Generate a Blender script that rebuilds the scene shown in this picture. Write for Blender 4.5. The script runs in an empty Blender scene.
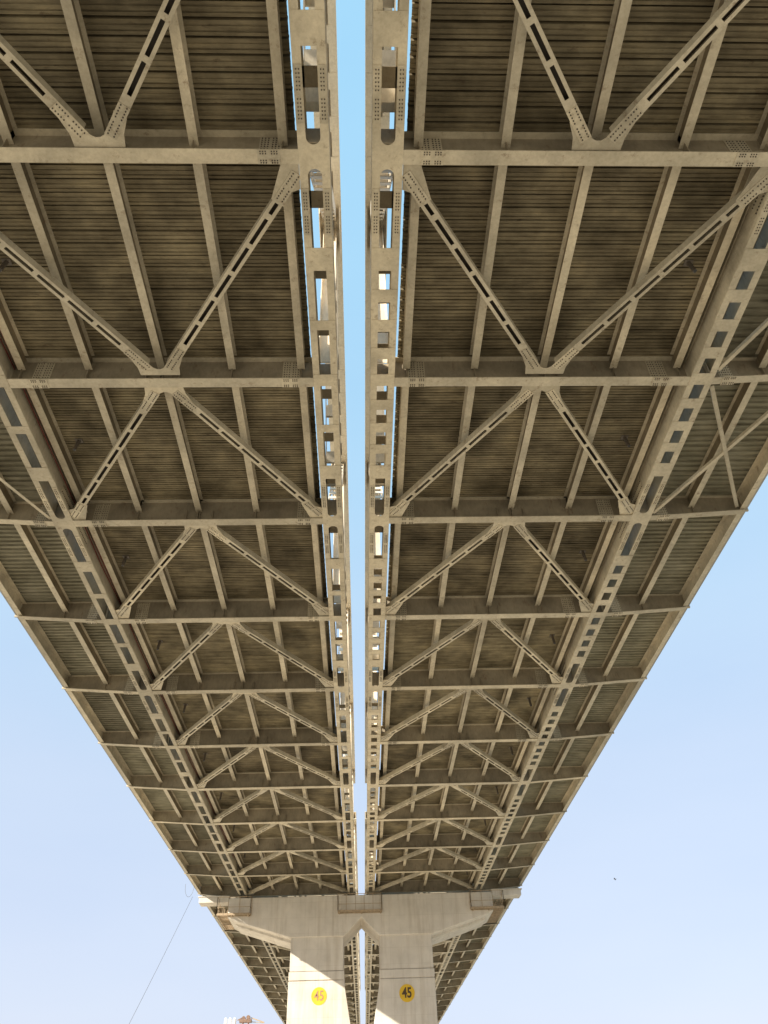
import bpy, bmesh, math, random
from mathutils import Vector, Matrix
random.seed(7)
SC = bpy.context.scene
C = SC.collection
PI = math.pi
R = math.radians

# ------------------------------------------------------------------ helpers
class MB:
    """collects polygons and links them as ONE mesh"""
    def __init__(s): s.v = []; s.f = []; s.m = []
    def poly(s, pts, faces, m=0):
        o = len(s.v); s.v += [tuple(p) for p in pts]
        for f in faces: s.f.append([o + i for i in f]); s.m.append(m)
    def box(s, x0, x1, y0, y1, z0, z1, m=0):
        if x0 > x1: x0, x1 = x1, x0
        if y0 > y1: y0, y1 = y1, y0
        p = [(x0,y0,z0),(x1,y0,z0),(x1,y1,z0),(x0,y1,z0),(x0,y0,z1),(x1,y0,z1),(x1,y1,z1),(x0,y1,z1)]
        s.poly(p, [(0,3,2,1),(4,5,6,7),(0,1,5,4),(1,2,6,5),(2,3,7,6),(3,0,4,7)], m)
    def prism(s, pts, z0, z1, m=0, ax='z'):
        def T(a, b, c): return (a,b,c) if ax == 'z' else ((a,c,b) if ax == 'y' else (c,a,b))
        n = len(pts)
        area = sum(pts[i][0]*pts[(i+1) % n][1]-pts[(i+1) % n][0]*pts[i][1] for i in range(n))
        if area < 0: pts = pts[::-1]
        P = [T(a,b,z0) for a,b in pts] + [T(a,b,z1) for a,b in pts]
        F = [tuple(range(n))[::-1], tuple(range(n, 2*n))] + [(i,(i+1) % n, n+(i+1) % n, n+i) for i in range(n)]
        if ax == 'y': F = [f[::-1] for f in F]
        s.poly(P, F, m)
    def bar(s, a, b, w, d, m=0, up=(0,0,1)):
        a = Vector(a); b = Vector(b); t = (b-a).normalized(); u = Vector(up)
        x = t.cross(u)
        if x.length < 1e-4: x = t.cross(Vector((1,0,0)))
        x.normalize(); y = x.cross(t).normalized()
        P = []
        for q in (a, b):
            for i, j in ((-1,-1),(1,-1),(1,1),(-1,1)): P.append(q + x*(i*w/2) + y*(j*d/2))
        s.poly(P, [(0,1,2,3),(7,6,5,4),(0,4,5,1),(1,5,6,2),(2,6,7,3),(3,7,4,0)], m)
    def cyl(s, a, b, r, n=8, m=0, r2=None):
        a = Vector(a); b = Vector(b); t = (b-a).normalized(); r2 = r if r2 is None else r2
        x = t.cross(Vector((0,0,1)))
        if x.length < 1e-4: x = t.cross(Vector((1,0,0)))
        x.normalize(); y = t.cross(x)
        P = [a + (x*math.cos(2*PI*i/n)+y*math.sin(2*PI*i/n))*r for i in range(n)]
        P += [b + (x*math.cos(2*PI*i/n)+y*math.sin(2*PI*i/n))*r2 for i in range(n)]
        s.poly(P, [tuple(range(n))[::-1], tuple(range(n,2*n))] + [(i,(i+1) % n, n+(i+1) % n, n+i) for i in range(n)], m)
    def mesh(s, name, mats, normals=True):
        me = bpy.data.meshes.new(name); me.from_pydata(s.v, [], s.f)
        for m in mats: me.materials.append(m)
        me.polygons.foreach_set('material_index', s.m)
        if normals:
            bm = bmesh.new(); bm.from_mesh(me); bmesh.ops.recalc_face_normals(bm, faces=bm.faces); bm.to_mesh(me); bm.free()
        me.update(); return me

def link(name, me, parent=None, loc=(0,0,0), rot=(0,0,0)):
    o = bpy.data.objects.new(name, me); C.objects.link(o)
    o.location = loc; o.rotation_euler = rot
    if parent: o.parent = parent
    return o
def tag(o, label=None, cat=None, group=None, kind=None):
    for k, v in (('label',label),('category',cat),('group',group),('kind',kind)):
        if v: o[k] = v
    return o

# ------------------------------------------------------------------ materials
def newmat(name):
    m = bpy.data.materials.new(name); m.use_nodes = True
    nt = m.node_tree; b = nt.nodes['Principled BSDF']; return m, nt, b
def N(nt, t, **kw):
    n = nt.nodes.new(t)
    for k, v in kw.items():
        if k in n.inputs: n.inputs[k].default_value = v
        else: setattr(n, k, v)
    return n
def pos(nt, scale=(1,1,1)):
    g = N(nt, 'ShaderNodeNewGeometry'); mp = N(nt, 'ShaderNodeMapping'); mp.inputs['Scale'].default_value = scale
    nt.links.new(g.outputs['Position'], mp.inputs['Vector']); return mp.outputs['Vector']
def ramp(nt, fac, stops):
    r = N(nt, 'ShaderNodeValToRGB'); e = r.color_ramp.elements
    while len(e) < len(stops): e.new(.5)
    for i, (p, c) in enumerate(stops): e[i].position = p; e[i].color = (*c, 1) if len(c) == 3 else c
    nt.links.new(fac, r.inputs['Fac']); return r.outputs['Color']
def noise(nt, vec, scale, detail=4, rough=.55):
    n = N(nt, 'ShaderNodeTexNoise', Scale=scale, Detail=detail, Roughness=rough)
    nt.links.new(vec, n.inputs['Vector']); return n.outputs['Fac']
def mix(nt, fac, a, b, mode='MIX'):
    m = N(nt, 'ShaderNodeMix', data_type='RGBA', blend_type=mode)
    for i, v in ((0, fac), (6, a), (7, b)):
        if isinstance(v, (int, float)): m.inputs[i].default_value = v
        elif isinstance(v, tuple): m.inputs[i].default_value = (*v, 1)
        else: nt.links.new(v, m.inputs[i])
    return m.outputs[2]
def bump(nt, b, h, strength=.3, dist=.02):
    n = N(nt, 'ShaderNodeBump', Strength=strength, Distance=dist); nt.links.new(h, n.inputs['Height']); nt.links.new(n.outputs['Normal'], b.inputs['Normal'])

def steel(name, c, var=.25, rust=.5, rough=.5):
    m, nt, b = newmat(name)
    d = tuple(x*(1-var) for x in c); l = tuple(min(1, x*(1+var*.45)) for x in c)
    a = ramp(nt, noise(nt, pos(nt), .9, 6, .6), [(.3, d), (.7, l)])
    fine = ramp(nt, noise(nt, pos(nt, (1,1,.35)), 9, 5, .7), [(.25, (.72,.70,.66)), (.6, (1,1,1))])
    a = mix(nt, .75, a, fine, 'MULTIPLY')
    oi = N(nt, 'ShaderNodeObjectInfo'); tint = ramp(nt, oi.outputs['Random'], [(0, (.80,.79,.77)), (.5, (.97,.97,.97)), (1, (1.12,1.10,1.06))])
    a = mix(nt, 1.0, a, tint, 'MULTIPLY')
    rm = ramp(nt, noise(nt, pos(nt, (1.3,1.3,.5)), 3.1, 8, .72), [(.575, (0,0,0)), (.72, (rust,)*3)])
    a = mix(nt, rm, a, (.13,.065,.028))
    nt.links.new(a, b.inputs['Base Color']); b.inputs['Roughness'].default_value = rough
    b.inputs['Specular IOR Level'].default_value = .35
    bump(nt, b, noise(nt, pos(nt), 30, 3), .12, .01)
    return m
M = {}
M['paint'] = steel('beige_steel_paint', (.56,.495,.37), .3, .7)
M['pale'] = steel('sunlit_tone_steel_paint', (.78,.69,.54), .12, .2)  # upper truss: lighter copy of the beige with sunlight put into the colour
M['shade_grime'] = steel('shaded_dirty_stringer_web', (.23,.185,.12), .35, .8, .65)  # shade on the web sides put into the colour, along with brown dirt
M['bolt'] = steel('dark_bolt_steel', (.055,.042,.03), .3, .3)
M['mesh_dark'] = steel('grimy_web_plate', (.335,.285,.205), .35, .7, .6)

def deckmat(name, lo, mid, hi, spots):
    m, nt, b = newmat(name)
    w = noise(nt, pos(nt, (.75,.75,1)), .8, 5, .6)
    st = noise(nt, pos(nt, (.9, 7, 1)), 1.0, 4, .65)        # long streaks along each corrugation
    a = ramp(nt, w, [(.3, lo), (.5, mid), (.74, hi)])
    oi = N(nt, 'ShaderNodeObjectInfo'); a = mix(nt, 1.0, a, ramp(nt, oi.outputs['Random'], [(0, (.78,.76,.74)), (1, (1.2,1.19,1.14))]), 'MULTIPLY')
    s2 = ramp(nt, st, [(.3, (.55,.53,.5)), (.55, (1,1,1)), (.8, (1.3,1.27,1.2))])
    a = mix(nt, .85, a, s2, 'MULTIPLY')
    sp = ramp(nt, noise(nt, pos(nt, (1.2,3,1)), 1.9, 7, .7), [(.60, (0,0,0)), (.74, (spots,)*3)])
    a = mix(nt, sp, a, (.045,.026,.015))
    nt.links.new(a, b.inputs['Base Color']); b.inputs['Roughness'].default_value = .7
    b.inputs['Specular IOR Level'].default_value = .2
    bump(nt, b, st, .25, .02); return m
M['deck'] = deckmat('stained_brown_sheet_decking', (.085,.070,.042), (.20,.168,.108), (.37,.315,.20), .8)
M['deck_out'] = deckmat('grey_green_sheet_decking', (.155,.143,.10), (.235,.22,.16), (.32,.30,.23), .4)

def concrete(name, c, grid=True):
    m, nt, b = newmat(name)
    a = ramp(nt, noise(nt, pos(nt), .55, 8, .62), [(.3, tuple(x*.86 for x in c)), (.7, tuple(x*1.08 for x in c))])
    run = ramp(nt, noise(nt, pos(nt, (2.6,2.6,.16)), 1.0, 6, .65), [(.34, (.60,.54,.46)), (.52, (1,1,1))])
    a = mix(nt, .36, a, run, 'MULTIPLY')
    if grid:
        g = N(nt, 'ShaderNodeNewGeometry'); sx = N(nt, 'ShaderNodeSeparateXYZ'); nt.links.new(g.outputs['Position'], sx.inputs[0])
        cb = N(nt, 'ShaderNodeCombineXYZ'); nt.links.new(sx.outputs['X'], cb.inputs['X']); nt.links.new(sx.outputs['Z'], cb.inputs['Y'])
        br = N(nt, 'ShaderNodeTexBrick', offset=0.0, Scale=1.0)
        br.inputs['Mortar Size'].default_value = .018; br.inputs['Brick Width'].default_value = 2.44; br.inputs['Row Height'].default_value = 1.22
        br.inputs['Mortar Smooth'].default_value = .6
        br.inputs['Color1'].default_value = (1,1,1,1); br.inputs['Color2'].default_value = (.93,.925,.91,1); br.inputs['Mortar'].default_value = (.74,.71,.66,1)
        nt.links.new(cb.outputs[0], br.inputs['Vector']); a = mix(nt, .45, a, br.outputs['Color'], 'MULTIPLY')
    nt.links.new(a, b.inputs['Base Color']); b.inputs['Roughness'].default_value = .85
    b.inputs['Specular IOR Level'].default_value = .2
    bump(nt, b, noise(nt, pos(nt), 12, 6, .7), .25, .03); return m
M['conc'] = concrete('weathered_pier_concrete', (.65,.60,.52))
M['conc_slab'] = concrete('grey_slab_concrete', (.36,.34,.30), False)

def plain(name, c, rough=.6, var=.12, scale=2.0):
    m, nt, b = newmat(name)
    a = ramp(nt, noise(nt, pos(nt), scale, 6, .65), [(.3, tuple(x*(1-var) for x in c)), (.7, tuple(min(1, x*(1+var)) for x in c))])
    nt.links.new(a, b.inputs['Base Color']); b.inputs['Roughness'].default_value = rough; return m
def worn(name, c, under, amount):
    m, nt, b = newmat(name)
    k = ramp(nt, noise(nt, pos(nt), 5.5, 8, .75), [(amount, (0,0,0)), (amount+.06, (1,1,1))])
    a = mix(nt, k, ramp(nt, noise(nt, pos(nt), 1.5, 4), [(.3, tuple(x*.82 for x in c)), (.7, c)]), under)
    nt.links.new(a, b.inputs['Base Color']); b.inputs['Roughness'].default_value = .75; return m
M['yellow'] = worn('worn_yellow_paint', (.74,.47,.03), (.50,.42,.27), .64)
M['pipe'] = plain('dark_drain_pipe', (.11,.09,.07), .6, .2)
M['digit'] = plain('dark_brown_digit_paint', (.07,.04,.015), .6, .3, 8)
M['digit_faded'] = plain('faded_tan_digit_paint', (.36,.21,.12), .7, .15, 8)
M['rail'] = plain('rusty_railing_steel', (.36,.27,.17), .6, .3, 5)
M['red'] = plain('dull_red_cable_sheath', (.16,.032,.03), .5, .15)
M['black'] = plain('black_cable_sheath', (.12,.12,.12), .5, .1)
M['white'] = plain('white_enamel', (.78,.77,.75), .4, .05)
M['brown'] = plain('rust_brown_machine_paint', (.20,.12,.08), .6, .35, 3)
M['dark'] = plain('dark_grey_rubber', (.03,.03,.03), .7, .2)
M['feather'] = plain('dark_brown_feathers', (.05,.04,.03), .8, .2)
def groundmat():
    m, nt, b = newmat('bounce_toned_river_sand')
    a = ramp(nt, noise(nt, pos(nt), .02, 8, .6), [(.3, (.50,.435,.34)), (.7, (.64,.565,.45))])
    a = mix(nt, .6, a, ramp(nt, noise(nt, pos(nt), 1.2, 6, .7), [(.3, (.75,.73,.7)), (.7, (1,1,1))]), 'MULTIPLY')
    g = N(nt, 'ShaderNodeNewGeometry'); sx = N(nt, 'ShaderNodeSeparateXYZ'); nt.links.new(g.outputs['Position'], sx.inputs[0])
    ad = N(nt, 'ShaderNodeMath', operation='MULTIPLY_ADD'); nt.links.new(noise(nt, pos(nt), .05, 5), ad.inputs[0]); ad.inputs[1].default_value = 26.0; nt.links.new(sx.outputs['Y'], ad.inputs[2])
    mr = N(nt, 'ShaderNodeMapRange'); mr.inputs['From Min'].default_value = 24; mr.inputs['From Max'].default_value = 52; nt.links.new(ad.outputs[0], mr.inputs['Value'])
    a = mix(nt, mr.outputs[0], (.31,.27,.21), a)  # unseen ground toned dark near, bright beyond, to grade the bounce light
    nt.links.new(a, b.inputs['Base Color']); b.inputs['Roughness'].default_value = .95
    bump(nt, b, noise(nt, pos(nt), 2.5, 6, .7), .5, .1); return m
M['ground'] = groundmat()

# ------------------------------------------------------------------ dimensions (metres)
ZB = 19.1                 # underside of the floor beams
Y0, L = 8.2, 6.628        # first floor beam ahead of the camera, panel length
UI, UO, UE = .846, 10.49, 14.51     # inner truss, outer truss, deck edge: distance from the gap's middle
STR = (1.58, 3.64, 5.73, 7.88, 9.84)
ZD = .98                 # underside of the sheet decking above ZB
ZT = 8.5                  # underside of the top chord above ZB
CACHE = {}
def cached(key, fn):
    if key not in CACHE: CACHE[key] = fn()
    return CACHE[key]

def bolts(mb, cx, cy, nx, ny, dx, dy, z0, z1, ax='z', m=1, r=.021):
    for i in range(nx):
        for j in range(ny):
            x = cx + (i-(nx-1)/2)*dx; y = cy + (j-(ny-1)/2)*dy
            n = 6; P = []
            for zz in (z1, z0):
                for k in range(n):
                    a = 2*PI*k/n
                    P.append((x+r*math.cos(a), y+r*math.sin(a), zz) if ax == 'z' else (x+r*math.cos(a), zz, y+r*math.sin(a)))
            mb.poly(P, [tuple(range(n,2*n))] + [(k,(k+1) % n,n+(k+1) % n,n+k) for k in range(n)], m)

def beam_mesh(s):
    mb = MB()
    u0, u1 = UI+.362, UO-.362
    mb.box(s*u0, s*u1, -.17, .17, 0, .028)                     # bottom flange
    mb.box(s*u0, s*u1, -.17, .17, ZD-.03, ZD-.004)             # top flange
    mb.box(s*u0, s*u1, -.012, .012, .028, ZD-.03, 1)           # web
    for u in STR: 
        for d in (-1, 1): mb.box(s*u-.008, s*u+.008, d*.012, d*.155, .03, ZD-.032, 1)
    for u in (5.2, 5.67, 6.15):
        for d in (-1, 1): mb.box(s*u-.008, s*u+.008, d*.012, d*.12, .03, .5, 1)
    return mb.mesh('floor_beam', [M['paint'], M['mesh_dark']])
def bracket_mesh(s):
    mb = MB(); u0, u1 = UO+.362, UE-.06; ze = .26
    def zz(u): return ze*(u-u0)/(u1-u0)
    mb.prism([(s*u0, .0), (s*u1, ze), (s*u1, ze+.026), (s*u0, .026)], -.13, .13, 0, 'y')
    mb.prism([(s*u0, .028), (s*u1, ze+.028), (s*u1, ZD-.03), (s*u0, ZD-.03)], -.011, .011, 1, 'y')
    mb.box(s*u0, s*u1, -.12, .12, ZD-.03, ZD-.004)
    for d in (-1, 1): mb.box(s*12.5-.008, s*12.5+.008, d*.012, d*.12, zz(12.5)+.03, ZD-.032, 1)
    mb.box(s*u1, s*(UE+.12), -.04, .04, ze+.04, ze+.18)        # short stub past the deck edge
    return mb.mesh('cantilever_bracket', [M['paint'], M['mesh_dark']])
def splice_mesh(kind, s):
    mb = MB(); slope = 0
    ln = .52 if kind < 2 else .42
    z = 0
    mb.box(-ln/2, ln/2, -.168, .168, z-.016, z-.001)
    for yy in (-.105, .105):
        bolts(mb, -ln/4, yy, 3, 2, .06, .055, z-.034, z-.016, r=.015); bolts(mb, ln/4, yy, 3, 2, .06, .055, z-.034, z-.016, r=.015)
    mb.box(-ln/2, ln/2, -.028, -.014, .07, .91)
    for k in (-1, 1): bolts(mb, k*ln/4, .49, 3, 8, .075, .105, -.042, -.028, 'y', r=.017)
    return mb.mesh('splice_plate', [M['paint'], M['bolt']])
def stringer_mesh(w=.22, zb=.48, length=L):
    mb = MB(); y0, y1 = .02, length-.02
    mb.box(-w/2, w/2, y0, y1, zb, zb+.02)
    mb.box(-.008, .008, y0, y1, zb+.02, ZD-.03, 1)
    mb.box(-w/2, w/2, y0+.15, y1-.15, ZD-.03, ZD-.006)
    return mb.mesh('stringer', [M['paint'], M['shade_grime']])
def edge_beam_mesh(s):
    mb = MB(); y0, y1 = .02, L-.02
    mb.box(-s*.20, s*.0, y0, y1, .32, .34); mb.box(-.006, .006, y0, y1, .34, ZD-.02)
    mb.box(-s*.20, s*.0, y0, y1, ZD-.04, ZD-.02)
    return mb.mesh('edge_beam', [M['paint']])
def sheet_mesh(u0, u1, s, mat):
    mb = MB(); road = u0 < 5
    n = 19 if road else 26; p = L/n; prof = []
    q = ((0,0),(.22,0),(.235,.022),(.315,.022),(.33,.004),(.56,.004),(.575,.03),(.655,.03),(.67,.0),(.86,.0),(.87,.115),(.96,.115)) if road else ((0,0),(.42,0),(.52,.06),(.88,.06))
    rnd = random.Random(5)
    for i in range(n):
        y = i*p; k = rnd.uniform(-.05, .05)
        prof += [(y+a*p+(k*p if 0 < a else 0), z) for a, z in q]
    prof.append((L, 0))
    a, b = sorted((s*u0, s*u1)); P = []
    for y, z in prof: P += [(a, y, ZD+z), (b, y, ZD+z)]
    for y, z in prof: P += [(a, y, ZD+z+.012), (b, y, ZD+z+.012)]
    k = len(prof); F = []
    for i in range(k-1):
        F.append((2*i, 2*i+2, 2*i+3, 2*i+1)); o = 2*k; F.append((o+2*i, o+2*i+1, o+2*i+3, o+2*i+2))
        F.append((2*i, o+2*i, o+2*i+2, 2*i+2)); F.append((2*i+1, 2*i+3, o+2*i+3, o+2*i+1))
    mb.poly(P, F); return mb.mesh('decking_sheet', [mat], False)

BL = math.hypot(5.67-.98, L); BA = math.atan2(5.67-.98, L)
def brace_mesh():
    mb = MB(); a, b = .62, BL-.62; w = .135; z = .05
    for d in (-1, 1):
        mb.box(d*w, d*(w-.014), a, b, z, z+.22)              # side webs
        mb.box(d*(w-.014), d*.05, a, b, z, z+.014)          # rails either side of the slots
    y = a + .80; first = True
    mb.box(-.05, .05, a, y, z, z+.014)
    mb.box(-.05, .05, y+.34, y+.5, z, z+.014); y += .5; n = 5; ln = (b-.80-y); pit = ln/n
    for i in range(n):
        mb.box(-.05, .05, y+(i+1)*pit-.14, y+(i+1)*pit, z, z+.014)
    mb.box(-.05, .05, b-.80, b, z, z+.014)
    mb.box(-w+.014, w-.014, a, b, z+.2, z+.214, 1)  # blackened top plate: the dark interior behind the slots is painted on
    return mb.mesh('lateral_brace', [M['paint'], M['bolt']])
def brace_splice_mesh(near):
    mb = MB(); z = .05
    mb.box(-.138, .138, .50, 1.32, z-.016, z-.001)
    if near:
        for d in (-1, 1):
            bolts(mb, d*.07, .70, 1, 5, .06, .075, z-.036, z-.016, r=.017); bolts(mb, d*.07, 1.14, 1, 5, .06, .075, z-.036, z-.016, r=.017)
    return mb.mesh('splice_plate', [M['paint'], M['bolt']])
def apex_gusset_mesh():
    mb = MB(); sa, ca = math.sin(BA), math.cos(BA)
    t = 1.08; ax, ay = sa*t, ca*t; px, py = ca*.15, -sa*.15
    half = [(.57,.172), (.60,.45), (ax+px, ay+py), (ax-px, ay-py), (.30,.60), (.15,.44), (.05,.39)]
    pts = half + [(-x, y) for x, y in half[::-1]]
    mb.prism(pts, .051, .064)
    return mb.mesh('gusset_plate', [M['paint']])
def side_gusset_mesh(s, inner):
    mb = MB(); sa, ca = math.sin(BA), math.cos(BA)
    q = lambda t, k: (.134+sa*t+ca*k, ca*t-sa*k)
    pts = [(.368,.172), (.78,.172), q(1.4,.17), q(1.4,-.17), (.60,.88), (.368,.80)]
    sg = s if inner else -s
    mb.prism([(sg*x, y) for x, y in pts], .051, .064)
    return mb.mesh('gusset_plate', [M['paint']])

def chord_mesh(n0, n1, tight, near, inner):
    """perforated box chord of one truss, local y from n0 to n1"""
    mb = MB(); T = (n1-n0)*L
    a, b = -.35, T+.35
    for d in (-1, 1):
        mb.box(d*.30, d*.286, a, b, .016, .76)
        mb.box(d*.36, d*.165, a, b, 0, .016)
        mb.box(d*.36, d*(.165 if inner else .27), a, b, .76, .776)
        mb.box(d*.36, d*.345, a, b, .016, .12); mb.box(d*.36, d*.345, a, b, .66, .76)
    for n in range(n0, n1+1):
        y = (n-n0)*L
        if n % 2 == 0:
            pts = []
            for k in range(13): t = PI-PI*k/12; pts.append((.165*math.cos(t), -.445+.165*math.sin(t)))
            for k in range(13): t = -PI*k/12; pts.append((.165*math.cos(t), .445+.165*math.sin(t)))
            mb.prism([(p, y+q) for p, q in pts], 0.0, .016)
            mb.box(-.30, .30, y-.30, y+.30, .76, .774, 1)
            mb.box(-.286, .286, y-.32, y-.30, .02, .74, 1)        # diaphragm
            for d in (-1, 1):
                if a < y+d*2.6 < b: mb.box(-.35, .35, y+d*2.3, y+d*2.95, -.014, 0)
                if inner and a < y+d*1.3 < b: mb.box(-.28, .28, y+d*1.2, y+d*1.65, .76, .774, 1)
        else:
            mb.box(-.35, .35, y-.22, y+.22, -.014, 0)
            mb.box(-.286, .286, y-.01, y+.01, .02, .74, 1)
    # battens between the big end plate and the odd node
    for n in range(n0, n1):
        y = (n-n0)*L
        e = 1 if n % 2 == 0 else -1; base = y if n % 2 == 0 else y+L
        if tight: cs = [(3.715,.40), (4.68,.40), (5.645,.40)]
        else: cs = [(4.66,.32)]
        for c, w in cs: mb.box(-.35, .35, base+e*c-w/2, base+e*c+w/2, -.014, 0)
        for c in ((3.35,4.3,5.3,6.1) if tight else (3.5,5.4)):
            if inner or c > 6: mb.box(-.28, .28, base+e*c-.2, base+e*c+.2, .776, .79, 1)
    return mb.mesh('bottom_chord', [M['paint'], M['mesh_dark']])
def node_gusset_mesh(near):
    mb = MB()
    for d in (-1, 1):
        pts = [(-1.5,.10), (1.5,.10), (1.5,.85), (.75,1.9), (-.75,1.9), (-1.5,.85)]
        x = d*.301
        n = len(pts)
        xs = sorted((x, x+d*.014))
        mb.poly([(xs[0],p,q) for p,q in pts]+[(xs[1],p,q) for p,q in pts],
                [tuple(range(n))[::-1], tuple(range(n,2*n))]+[(i,(i+1) % n,n+(i+1) % n,n+i) for i in range(n)])
        for e in (-1, 1):
            mb.box(d*.345, d*.18, e*.75, e*1.95, -.014, -.001)   # splice straps either side of the slot
            if near:
                bolts(mb, d*.262, e*1.06, 2, 6, .06, .082, -.034, -.014, r=.015)
                bolts(mb, d*.262, e*1.66, 2, 6, .06, .082, -.034, -.014, r=.015)
                for k in range(14):
                    yb = e*(.30+k*.09)
                    for zz in (.25, .5):
                        mb.cyl((x+d*.014, yb, zz), (x+d*.036, yb, zz), .02, 6, 1)
    return mb.mesh('gusset_plate', [M['paint'], M['bolt']])
def diag_mesh():
    mb = MB()
    a = Vector((0, .55, 1.05)); b = Vector((0, L-.45, ZT+.1))
    for d in (-1, 1): mb.bar(a+Vector((d*.21,0,0)), b+Vector((d*.21,0,0)), .03, .42, 0, (0,1,0)) if False else None
    t = (b-a).normalized(); u = Vector((0, -t.z, t.y))
    for d in (-1, 1):
        P = []
        for q in (a, b):
            for i, j in ((-1,-1),(1,-1),(1,1),(-1,1)): P.append(q + Vector((d*.22+i*.012,0,0)) + u*(j*.2))
        mb.poly(P, [(0,1,2,3),(7,6,5,4),(0,4,5,1),(1,5,6,2),(2,6,7,3),(3,7,4,0)])
    ln = (b-a).length; k = int(ln/.85)
    for i in range(k):
        c0 = a + t*(ln*(i+.15)/k); c1 = a + t*(ln*(i+.62)/k)
        for j in (-1, 1):
            P = []
            for q in (c0, c1):
                for ii, jj in ((-1,-1),(1,-1),(1,1),(-1,1)): P.append(q + Vector((ii*.208,0,0)) + u*(j*.19+jj*.008))
            mb.poly(P, [(0,1,2,3),(7,6,5,4),(0,4,5,1),(1,5,6,2),(2,6,7,3),(3,7,4,0)])
    return mb.mesh('diagonal', [M['pale']])
def post_mesh():
    mb = MB()
    for d in (-1, 1): mb.box(d*.235, d*.21, -.16, .16, .1, ZT+.05)
    mb.box(-.21, .21, -.012, .012, .79, ZT+.02)
    return mb.mesh('vertical_post', [M['pale']])
def top_mesh(n0, n1):
    mb = MB(); a = (0.5)*L if False else .6*L; T = (n1-n0)*L; b = T-.6*L
    for d in (-1, 1):
        mb.box(d*.34, d*.32, a, b, ZT+.02, ZT+.66); mb.box(d*.40, d*.16, a, b, ZT, ZT+.02)
    mb.box(-.40, .40, a, b, ZT+.66, ZT+.68)
    y = a; i = 0
    while y < b-.9:
        mb.box(-.38, .38, y, y+.5, ZT-.014, ZT); y += 1.325; i += 1
    for n in range(n0+1, n1):
        if n % 2: 
            y = (n-n0)*L
            for d in (-1, 1): mb.box(d*.341, d*.36, y-.9, y+.9, ZT-.55, ZT+.6)
    return mb.mesh('top_chord', [M['pale']])

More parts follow.
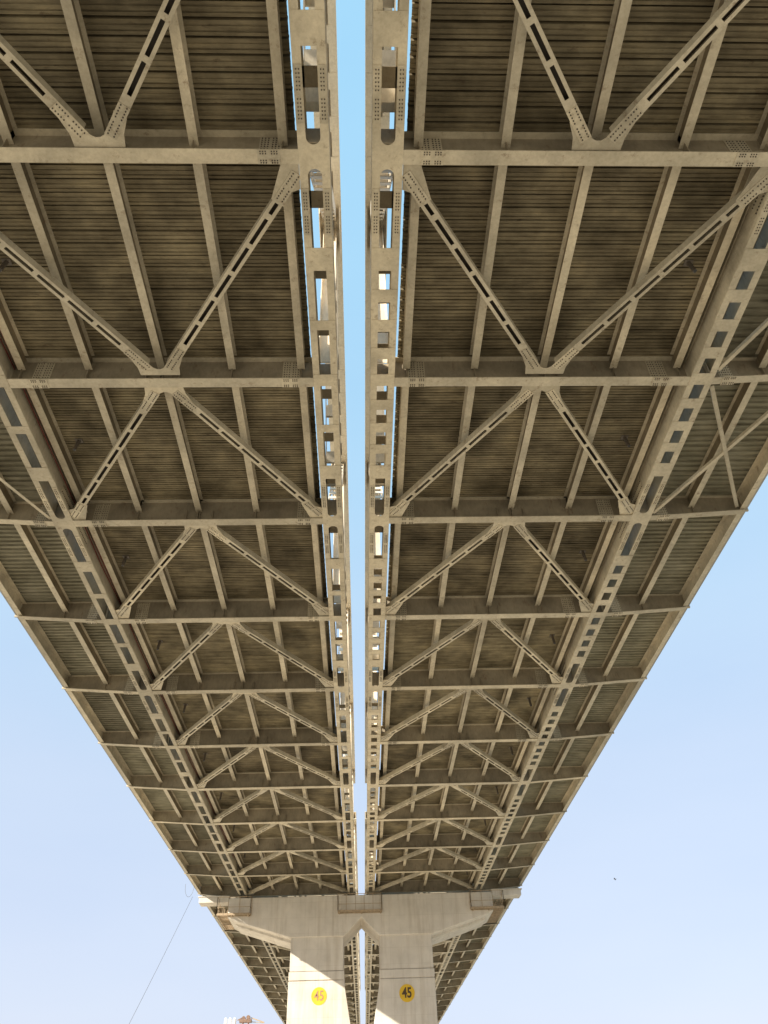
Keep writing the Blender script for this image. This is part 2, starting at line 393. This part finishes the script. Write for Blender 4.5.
def build_span(s, n0, n1, mid, label, det, yoff=0.0):
    ys = Y0 + n0*L + yoff
    root = link('steel_truss_bridge', None, None, (s*7.5, ys, ZB)); root.empty_display_size = 2
    tag(root, label, 'bridge', 'truss bridge spans')
    dx = -s*7.5                                  # children use x measured from the gap's middle
    def P(name, me, loc, rot=(0,0,0), parent=root, lab=None):
        o = link(name, me, parent, (loc[0]+(dx if parent is root else 0), loc[1], loc[2]), rot)
        if lab: o['label'] = lab
        return o
    tight = s > 0
    for n in range(n0, n1+1):
        y = (n-n0)*L + (.09 if n == 1 else 0)
        near = n <= det
        fb = P('floor_beam', cached(('fb', s), lambda: beam_mesh(s)), (0, y, 0))
        br = P('cantilever_bracket', cached(('br', s), lambda: bracket_mesh(s)), (0, y, 0))
        if near:
            for u, k in ((1.88, 0), (9.25, 1)):
                o = link('splice_plate', cached(('sp', 1), lambda: splice_mesh(1, s)), fb, (s*u, 0, 0))
            o = link('splice_plate', cached(('sp', 2), lambda: splice_mesh(2, s)), br, (s*11.35, 0, .03)); o.rotation_euler = (0, -s*.073, 0)
        if n == n1: break
        for u in STR: P('stringer', cached('st', stringer_mesh), (s*u, y, 0))
        P('stringer', cached('st', stringer_mesh), (s*12.5, y, 0))
        P('edge_beam', cached(('eb', s), lambda: edge_beam_mesh(s)), (s*(UE-.03), y, 0))
        P('roadway_decking', cached(('d1', s), lambda: sheet_mesh(1.33 if s > 0 else 1.31, 10.335, s, M['deck'])), (0, y, 0))
        P('footway_decking', cached(('d2', s), lambda: sheet_mesh(11.3, 14.44, s, M['deck_out'])), (0, y, 0), lab='grey green corrugated footway decking outside the truss')
        # K bracing: apex at the beam nearer mid-span
        apex_far = n < mid
        for inner in (True, False):
            ut = .98 if inner else UO-.134
            if apex_far: yt, dr = y, 1
            else: yt, dr = y+L, -1
            # local +Y runs from the truss end to the apex
            ddx = s*(5.67-ut); ang = math.atan2(-ddx, dr*L) 
            b = P('lateral_brace', cached('brace', brace_mesh), (s*ut, yt, 0), (0, 0, ang))
            sp = cached(('bs', near), lambda: brace_splice_mesh(near))
            link('splice_plate', sp, b, (0, 0, 0)); link('splice_plate', sp, b, (0, BL, 0), (0, 0, PI))
            g = P('gusset_plate', cached(('sg', s, inner), lambda: side_gusset_mesh(s, inner)), (s*(UI if inner else UO), yt, 0))
            if dr < 0: g.scale = (1, -1, 1)
        g = P('gusset_plate', cached('ag', apex_gusset_mesh), (s*5.67, y+L if apex_far else y, 0))
        if apex_far: g.scale = (1, -1, 1)
        if n1-n0 > 0 and -1 <= n <= 12:
            mb = MB(); yy = L*.5
            mb.cyl((0,0,ZD+.02), (.04*s,-.04,.5), .06, 10); mb.cyl((.04*s,-.04,.502), (.04*s,-.04,.496), .05, 10, 1); mb.box(-.12,.12,-.1,.1,ZD-.03,ZD-.015)  # dark end disc paints in the unlit bore of the pipe
            P('drain_pipe', cached(('dp', s), lambda: mb.mesh('drain_pipe', [M['pipe'], M['dark']])), (s*9.25, y+L*.50, 0))
        if n in (-1, 0, 1):                     # light cross bracing under the cantilever
            for q, (a_, b_) in enumerate((((UO+.45, .25), (UE-.35, L-.25)), ((UE-.35, .25), (UO+.45, L-.25)))):
                mb = MB(); z0 = .07+.03*q; 
                A = Vector((s*a_[0], a_[1], z0+(.3 if q else 0))); B = Vector((s*b_[0], b_[1], z0+(0 if q else .3)))
                mb.bar(A, B, .12, .012); d = (B-A).normalized(); n_ = Vector((-d.y, d.x, 0))*.06
                mb.bar(A+n_+Vector((0,0,.05)), B+n_+Vector((0,0,.05)), .012, .1)
                P('cross_brace', mb.mesh('cross_brace', [M['paint']]), (0, y, 0))
    T = (n1-n0)*L
    for inner in (True, False):
        u = UI if inner else UO
        ch = P('bottom_chord', cached(('ch', n0, n1, tight, inner), lambda: chord_mesh(n0, n1, tight, True, inner)), (s*u, 0, 0))
        P('top_chord', cached(('top', n0, n1), lambda: top_mesh(n0, n1)), (s*u, 0, 0))
        for n in range(n0, n1+1):
            y = (n-n0)*L
            if n % 2 == 0:
                link('gusset_plate', cached(('ng', n <= det), lambda: node_gusset_mesh(n <= det)), ch, (0, y, 0))
                if n < n1: P('diagonal', cached('dg', diag_mesh), (s*u, y, 0))
                if n > n0: o = P('diagonal', cached('dg', diag_mesh), (s*u, y, 0)); o.scale = (1, -1, 1)
            else: P('vertical_post', cached('vp', post_mesh), (s*u, y, 0))
    # slabs, kerbs, railing
    mb = MB(); mb.box(s*1.38, s*10.33, -.2, T+.2, ZD+.122, ZD+.34)
    mb.box(s*1.56, s*1.86, -.2, T+.2, ZD+.34, ZD+1.15); mb.box(s*9.75, s*10.05, -.2, T+.2, ZD+.34, ZD+1.15)
    P('road_slab', mb.mesh('road_slab', [M['conc_slab']]), (0, 0, 0))
    mb = MB(); mb.box(s*11.445, s*UE, -.2, T+.2, ZD+.122, ZD+.24); mb.box(s*11.30, s*11.44, -.2, T+.2, ZD+.095, ZD+1.0); mb.box(s*(UE-.02), s*(UE+.09), -.2, T+.2, .38, ZD+.32)
    P('footway_slab', mb.mesh('footway_slab', [M['conc_slab']]), (0, 0, 0))
    mb = MB()
    for i in range(int(T/1.657)+1): mb.box(s*(UE-.05)-.03, s*(UE-.05)+.03, i*1.657-.03, i*1.657+.03, ZD+.24, ZD+1.3)
    for z in (.55, .85, 1.27): mb.box(s*(UE-.05)-.02, s*(UE-.05)+.02, -.1, T+.1, ZD+z, ZD+z+.05)
    P('railing', mb.mesh('railing', [M['rail']]), (0, 0, 0))
    for inner in (True, False):                 # pot bearings on the pier
        for yy in (0, T):
            if abs(ys+yy-76) < 3.5:
                mb = MB(); mb.box(-.4,.4,-.4,.4,-.30,-.2); mb.cyl((0,0,-.2),(0,0,-.07),.3,20); mb.box(-.38,.38,-.38,.38,-.07,-.016)
                P('bearing', mb.mesh('bearing', [M['mesh_dark']]), (s*(UI if inner else UO), yy, 0))
    return root

NEAR0, MIDN, END = -2, 1, 10
build_span(-1, NEAR0, END, 1, 'near left truss deck overhead, wide slots under its chords, before the numbered pier', 5)
build_span(1, NEAR0, END, 1, 'near right truss deck overhead, close square holes under its chords, before the numbered pier', 5)
YF = 1.9
build_span(-1, 10, 28, 19, 'left truss span receding beyond the pier, seen outside the left pier column', -9, YF)
build_span(1, 10, 28, 19, 'right truss span receding beyond the pier, seen outside the right pier column', -9, YF)

# cables clipped along the left outer truss
for k, (u, z, r) in enumerate(((10.03, .66, .028), (10.12, .60, .018))):
    mb = MB(); pts = [Vector((-u+.03*math.sin(i*1.9+k), Y0+L*(NEAR0+i*.5), ZB+z+(-.05 if i % 2 else .03))) for i in range(0, 22)]
    for a, b in zip(pts, pts[1:]): mb.cyl(a, b, r, 6)
    o = link('cable', mb.mesh('cable', [M['red']]))
    tag(o, 'thick dull red cable slung along the left outer truss' if k == 0 else 'thin dark red cable just beside the thick one on the left outer truss', 'cable', 'cables along the left outer truss')

# ------------------------------------------------------------------ the pier
YP, YB = 73.55, 78.2
pier = link('bridge_pier', None, None, (0, (YP+YB)/2, 0))
tag(pier, 'pale concrete twin column pier, wide hammerhead cap, number 45 on each column', 'pier')
yc = (YP+YB)/2
def bevel(o, w=.06):
    m = o.modifiers.new('bevel', 'BEVEL'); m.width = w; m.segments = 2; m.limit_method = 'ANGLE'; m.angle_limit = R(25)
def pp(name, mb, mats, lab=None):
    o = link(name, mb.mesh(name, mats), pier, (0, -yc, 0))
    if lab: o['label'] = lab
    return o
mb = MB()
cap = [(-11.62,18.80), (-11.62,17.25), (-11.1,17.02), (-6.15,15.58), (-1.5,15.58), (0,17.03), (1.5,15.58), (6.15,15.58), (11.1,17.02), (11.62,17.25), (11.62,18.80)]
mb.prism(cap, YP, YB, 0, 'y')
o = pp('pier_cap', mb, [M['conc']]); bevel(o)
# thickened rib along the underside of each cantilevered arm
for s in (-1, 1):
    mb = MB(); mb.prism([(s*6.16,15.59), (s*11.0,17.0), (s*11.0,16.84), (s*6.16,15.38)], YP+1.3, YB-.35, 0, 'y')
    o = pp('arm_rib', mb, [M['conc']])
for s in (-1, 1):
    mb = MB(); fl = .178
    z3 = 12.35
    def inner_x(z): return 1.5 if z > z3 else max(.02, 1.5-(z3-z)*fl)
    mb.prism([(s*1.56,15.62), (s*6.05,15.62), (s*6.05,13.06), (s*1.56,13.06)], YP+.16, YB-.1, 0, 'y'); mb.prism([(s*1.62,13.08), (s*6.0,13.08), (s*6.0,13.0), (s*1.62,13.0)], YP+.24, YB-.2, 0, 'y')
    mb.prism([(s*1.5,13.02), (s*6.11,13.02), (s*6.11,12.40), (s*1.5,12.40)], YP+.12, YB-.06, 0, 'y')
    mb.prism([(s*1.54,12.40), (s*6.07,12.40), (s*6.07,12.34), (s*1.54,12.34)], YP+.20, YB-.1, 0, 'y')
    mb.prism([(s*1.5,12.34), (s*6.11,12.34), (s*6.13,0), (s*.02,0), (s*.02,12.34-1.48/fl)], YP+.12, YB-.06, 0, 'y')
    o = pp('column', mb, [M['conc']]); bevel(o, .04)
for s in (-1, 1):                               # ledge carrying the footway ends
    mb = MB(); mb.box(s*11.64, s*14.3, YP+.15, YP+1.5, 18.5, 18.95); mb.box(s*11.64, s*14.42, YP+.10, YP+1.55, 18.955, 19.03)
    o = pp('footway_ledge', mb, [M['conc']]); bevel(o, .03)
def digits(txt, mat, name, off, sx):
    cu = bpy.data.curves.new('digits', 'FONT'); cu.body = txt; cu.size = 1.0; cu.align_x = 'CENTER'; cu.align_y = 'CENTER'; cu.offset = off; cu.extrude = .006
    t = bpy.data.objects.new('t', cu); C.objects.link(t); bpy.context.view_layer.update()
    me = bpy.data.meshes.new_from_object(t.evaluated_get(bpy.context.evaluated_depsgraph_get()))
    bpy.data.objects.remove(t); me.materials.clear(); me.materials.append(mat); me.name = name; return me
for x, z, mt, off, lab in ((-3.54, 11.25, M['digit_faded'], .008, 'yellow disc with faded tan 45 on the left column'), (3.72, 11.28, M['digit'], .028, 'yellow disc with dark brown 45 on the right column')):
    mb = MB(); mb.cyl((0, .015, 0), (0, -.012, 0), .64, 48)
    d = link('number_disc', mb.mesh('number_disc', [M['yellow']]), pier, (x, YP+.12-yc, z), (0,0,0)); d['label'] = lab
    g = link('number', digits('45', mt, 'number', off, .85), d, (0, -.02, 0), (PI/2, 0, 0)); g.scale = (.80, 1.0, 1)

# ------------------------------------------------------------------ inspection platforms
def rails(mb, pts, h=1.0, step=.85):
    for a, b in zip(pts, pts[1:]):
        a = Vector(a); b = Vector(b); n = max(1, int((b-a).length/step+.5))
        for i in range(n+1):
            p = a.lerp(b, i/n); mb.bar(p, p+Vector((0,0,h)), .045, .045)
        for z in (.5, h): mb.bar(a+Vector((0,0,z)), b+Vector((0,0,z)), .04, .04)
ZF = 17.42
def platform(name, label, floor, beams, railpts):
    x = sum(p[0]+p[1] for p in floor)/(2*len(floor)); y = min(p[2] for p in floor)
    o = link(name, None, None, (x, y, ZF)); tag(o, label, 'platform', 'inspection platforms round the pier cap')
    def ch(nm, mb, mat): return link(nm, mb.mesh(nm, [mat]), o, (-x, -y, -ZF))
    mb = MB()
    for x0, x1, y0, y1 in floor:                 # open grating inside a channel frame
        mb.box(x0, x1, y0, y0+.05, ZF-.14, ZF+.03); mb.box(x0, x1, y1-.05, y1, ZF-.1, ZF+.03)
        mb.box(x0, x0+.05, y0+.05, y1-.05, ZF-.1, ZF+.03); mb.box(x1-.05, x1, y0+.05, y1-.05, ZF-.1, ZF+.03)
        k = int((x1-x0)/.16)
        for i in range(1, k): xx = x0+(x1-x0)*i/k; mb.box(xx-.012, xx+.012, y0+.05, y1-.05, ZF-.02, ZF+.025)
    ch('walkway', mb, M['rail'])
    for a, b in beams:
        mb = MB(); mb.bar(a, b, .09, .12); ch('support_beam', mb, M['rail'])
    mb = MB()
    for r_ in railpts: rails(mb, r_, 1.3)
    ch('railing', mb, M['rail'])
f = YP-.75
platform('inspection_platform', 'short railed platform at the middle of the pier cap, below the gap', [(-2.04, 1.8, f, YP-.01)],
         [((x, f+.06, ZF-.1), (x, YP-.01, ZF-.1)) for x in (-1.9, 0, 1.7)], [[(-2.04, YP-.03, ZF), (-2.04, f, ZF), (1.8, f, ZF), (1.8, YP-.03, ZF)]])
for s, side in ((-1, 'left'), (1, 'right')):
    xo = s*12.5; xi = s*11.66
    fl = [(min(s*9.6, xo), max(s*9.6, xo), f, YP-.01), (min(xi, xo), max(xi, xo), YP, YB+.4)]
    bm_ = [((s*x, f+.06, ZF-.1), (s*x, YP-.01, ZF-.1)) for x in (9.8, 11.2)] + [((xi, YP+.4+i*.62, ZF-.1), (xo, YP+.4+i*.62, ZF-.1)) for i in range(8)]
    platform('inspection_platform', 'railed L shaped platform wrapped round the %s end of the pier cap' % side, fl, bm_,
             [[(s*9.6, YP-.03, ZF), (s*9.6, f, ZF), (xo, f, ZF), (xo, YB+.4, ZF)]])

# ------------------------------------------------------------------ loose wire at the left deck edge
f_, pi_, ya_, ro_, cx_ = 760, .6953, .0433, -.0371, .1032
Fv = Vector((math.sin(ya_)*math.cos(pi_), math.cos(ya_)*math.cos(pi_), math.sin(pi_)))
Rv = Vector((math.cos(ya_), -math.sin(ya_), 0)); Uv = Rv.cross(Fv)
R2 = Rv*math.cos(ro_)+Uv*math.sin(ro_); U2 = -Rv*math.sin(ro_)+Uv*math.cos(ro_)
mb = MB(); A = Vector((-14.45, 71.5, 18.5)); B = Vector((-16.9, 53.7, .1)); prev = A
for i in range(1, 25):
    t = i/24; p = A.lerp(B, t) - Vector((0, 0, 1.0*t*(1-t))); mb.cyl(prev, p, .014, 5); prev = p
prev = None
for i in range(0, 15):
    t = PI*.95+PI*1.05*i/14; p = Vector((-14.8+.38*math.cos(t), 71.5, 19.4+.9*math.sin(t)))
    if prev: mb.cyl(prev, p, .014, 5)
    prev = p
mb.cyl((-16.9,53.7,-.3),(-16.9,53.7,.12),.05,8)
o = link('hanging_wire', mb.mesh('hanging_wire', [M['black']])); tag(o, 'thin slack wire running down from a loop at the left deck edge beside the pier', 'wire')

# ------------------------------------------------------------------ construction rig beyond the pier
rig = link('piling_rig', None, None, (-20.6, 150, 0)); tag(rig, 'white stacks and rust brown winch head of a rig rising beyond the left deck', 'rig')
def rp(nm, mb, mats): return link(nm, mb.mesh(nm, mats), rig)
RZ = 18.55
mb = MB(); mb.box(-2.2,2.2,-3,3,1.0,2.6); mb.box(-2.0,.2,-2.6,-.6,2.6,4.6); rp('body', mb, [M['brown']])
for x in (-2.0, 1.4):
    mb = MB(); mb.prism([(-3.2,.1),(-3.5,.5),(-3.2,.98),(3.2,.98),(3.5,.5),(3.2,.1)], x, x+.7, 0, 'x'); rp('crawler_track', mb, [M['dark']])
for i in range(3):
    x = -1.9+i*.72; mb = MB(); mb.cyl((x,0,2.6),(x,0,RZ-.15),.26,16); mb.cyl((x,0,RZ-.15),(x,0,RZ+.05),.26,16,0,.14); rp('stack', mb, [M['white']])
mb = MB()
for x in (.9, 1.8):
    for y in (-.4, .5): mb.bar((x,y,2.6),(x,y,RZ-.7),.12,.12)
for i in range(15):
    z = 2.8+i*.93; mb.bar((.9,-.4,z),(1.8,-.4,z+.93),.07,.07); mb.bar((.9,.5,z+.93),(1.8,.5,z),.07,.07); mb.bar((.9,-.4,z),(.9,.5,z),.07,.07)
rp('mast', mb, [M['brown']])
mb = MB(); mb.box(.35,2.3,-.5,.6,RZ-.7,RZ-.25); mb.cyl((1.0,-.3,RZ-.1),(1.0,.3,RZ-.1),.30,14); mb.cyl((1.75,-.3,RZ+.0),(1.75,.3,RZ+.0),.32,14); mb.bar((.0,0,RZ-.35),(1.1,0,RZ+.15),.12,.16)
rp('winch_head', mb, [M['brown']])
mb = MB(); mb.bar((2.2,0,RZ-.05),(4.4,0,RZ-.75),.13,.16); mb.bar((2.2,0,RZ-.6),(4.4,0,RZ-.8),.1,.1); rp('boom', mb, [M['rail']])

# ------------------------------------------------------------------ a far bird
def at(px, py, Y):
    d = Fv*f_ + R2*(px-384) - U2*(py-512); return Vector((cx_, 0, 1.6)) + d*(Y/d.y)
mb = MB(); 
mb.cyl((0,-.22,0),(0,.05,0),.02,8,0,.06); mb.cyl((0,.05,0),(0,.24,.01),.06,8,0,.025)
for s in (-1, 1):
    mb.prism([(0,.10),(s*.22,.16),(s*.55,.02),(s*.25,-.06),(0,-.08)], .0, .02)
    mb.prism([(s*.02,-.20),(s*.07,-.34),(0,-.31)], -.005, .01)
o = link('bird', mb.mesh('bird', [M['feather']]), None, at(615, 879, 150), (R(8), R(12), R(60))); tag(o, 'tiny dark bird gliding in the open sky right of the pier', 'bird')

# ------------------------------------------------------------------ ground
mb = MB(); S = 4000; n = 40
gs = [-S+2*S*i/n for i in range(n+1)]
P = [(x, y, 0) for y in gs for x in gs]
mb.poly(P, [(j*(n+1)+i, j*(n+1)+i+1, (j+1)*(n+1)+i+1, (j+1)*(n+1)+i) for j in range(n) for i in range(n)])
g = link('ground', mb.mesh('ground', [M['ground']], False)); tag(g, kind='structure')

# ------------------------------------------------------------------ light
v = Vector((-1, -.62, .587)).normalized()
sun = bpy.data.lights.new('sun', 'SUN'); sun.energy = 3.3; sun.angle = R(.53); sun.color = (1, .92, .80)
so = bpy.data.objects.new('sun', sun); C.objects.link(so); so.rotation_euler = v.to_track_quat('Z', 'Y').to_euler(); so.location = (-60, -40, 60)
w = bpy.data.worlds.new('World'); SC.world = w; w.use_nodes = True; nt = w.node_tree
sky = nt.nodes.new('ShaderNodeTexSky'); sky.sky_type = 'NISHITA'; sky.sun_disc = False
sky.sun_elevation = math.asin(v.z); sky.sun_rotation = math.atan2(v.x, v.y) % (2*PI)
sky.air_density = 1.0; sky.dust_density = 1.2; sky.ozone_density = 1.5
bg = nt.nodes['Background']; bg.inputs['Strength'].default_value = .095
tc = N(nt, 'ShaderNodeTexCoord'); sp = N(nt, 'ShaderNodeSeparateXYZ'); nt.links.new(tc.outputs['Generated'], sp.inputs[0])
hz = ramp(nt, sp.outputs['Z'], [(0.0, (2.3,2.35,2.85)), (.12, (2.2,2.42,2.95)), (.35, (2.0,2.4,3.0)), (.65, (1.55,2.4,3.15)), (1.0, (1.3,2.45,3.3))])
mp = N(nt, 'ShaderNodeMapping'); mp.inputs['Scale'].default_value = (1, 1, 3.5); nt.links.new(tc.outputs['Generated'], mp.inputs['Vector'])
veil = ramp(nt, noise(nt, mp.outputs['Vector'], 2.2, 5, .5), [(.3, (.965,.975,.99)), (.7, (1.035,1.02,1.005))])
nt.links.new(mix(nt, 1.0, mix(nt, .9, sky.outputs[0], hz), veil, 'MULTIPLY'), bg.inputs['Color'])

# ------------------------------------------------------------------ camera
cam = bpy.data.cameras.new('camera'); co = bpy.data.objects.new('camera', cam); C.objects.link(co)
m = Matrix((R2, U2, -Fv)).transposed().to_4x4(); m.translation = Vector((cx_, 0, 1.6)); co.matrix_world = m
cam.sensor_fit = 'VERTICAL'; cam.sensor_height = 36; cam.lens = 760/1024*36; cam.clip_end = 10000; cam.clip_start = .1
SC.camera = co
SC.render.resolution_x, SC.render.resolution_y = 768, 1024
SC.view_settings.view_transform = 'Standard'; SC.view_settings.look = 'None'; SC.view_settings.gamma = 1
SC.view_settings.exposure = 1.72
SC.cycles.max_bounces = 8; SC.cycles.diffuse_bounces = 5
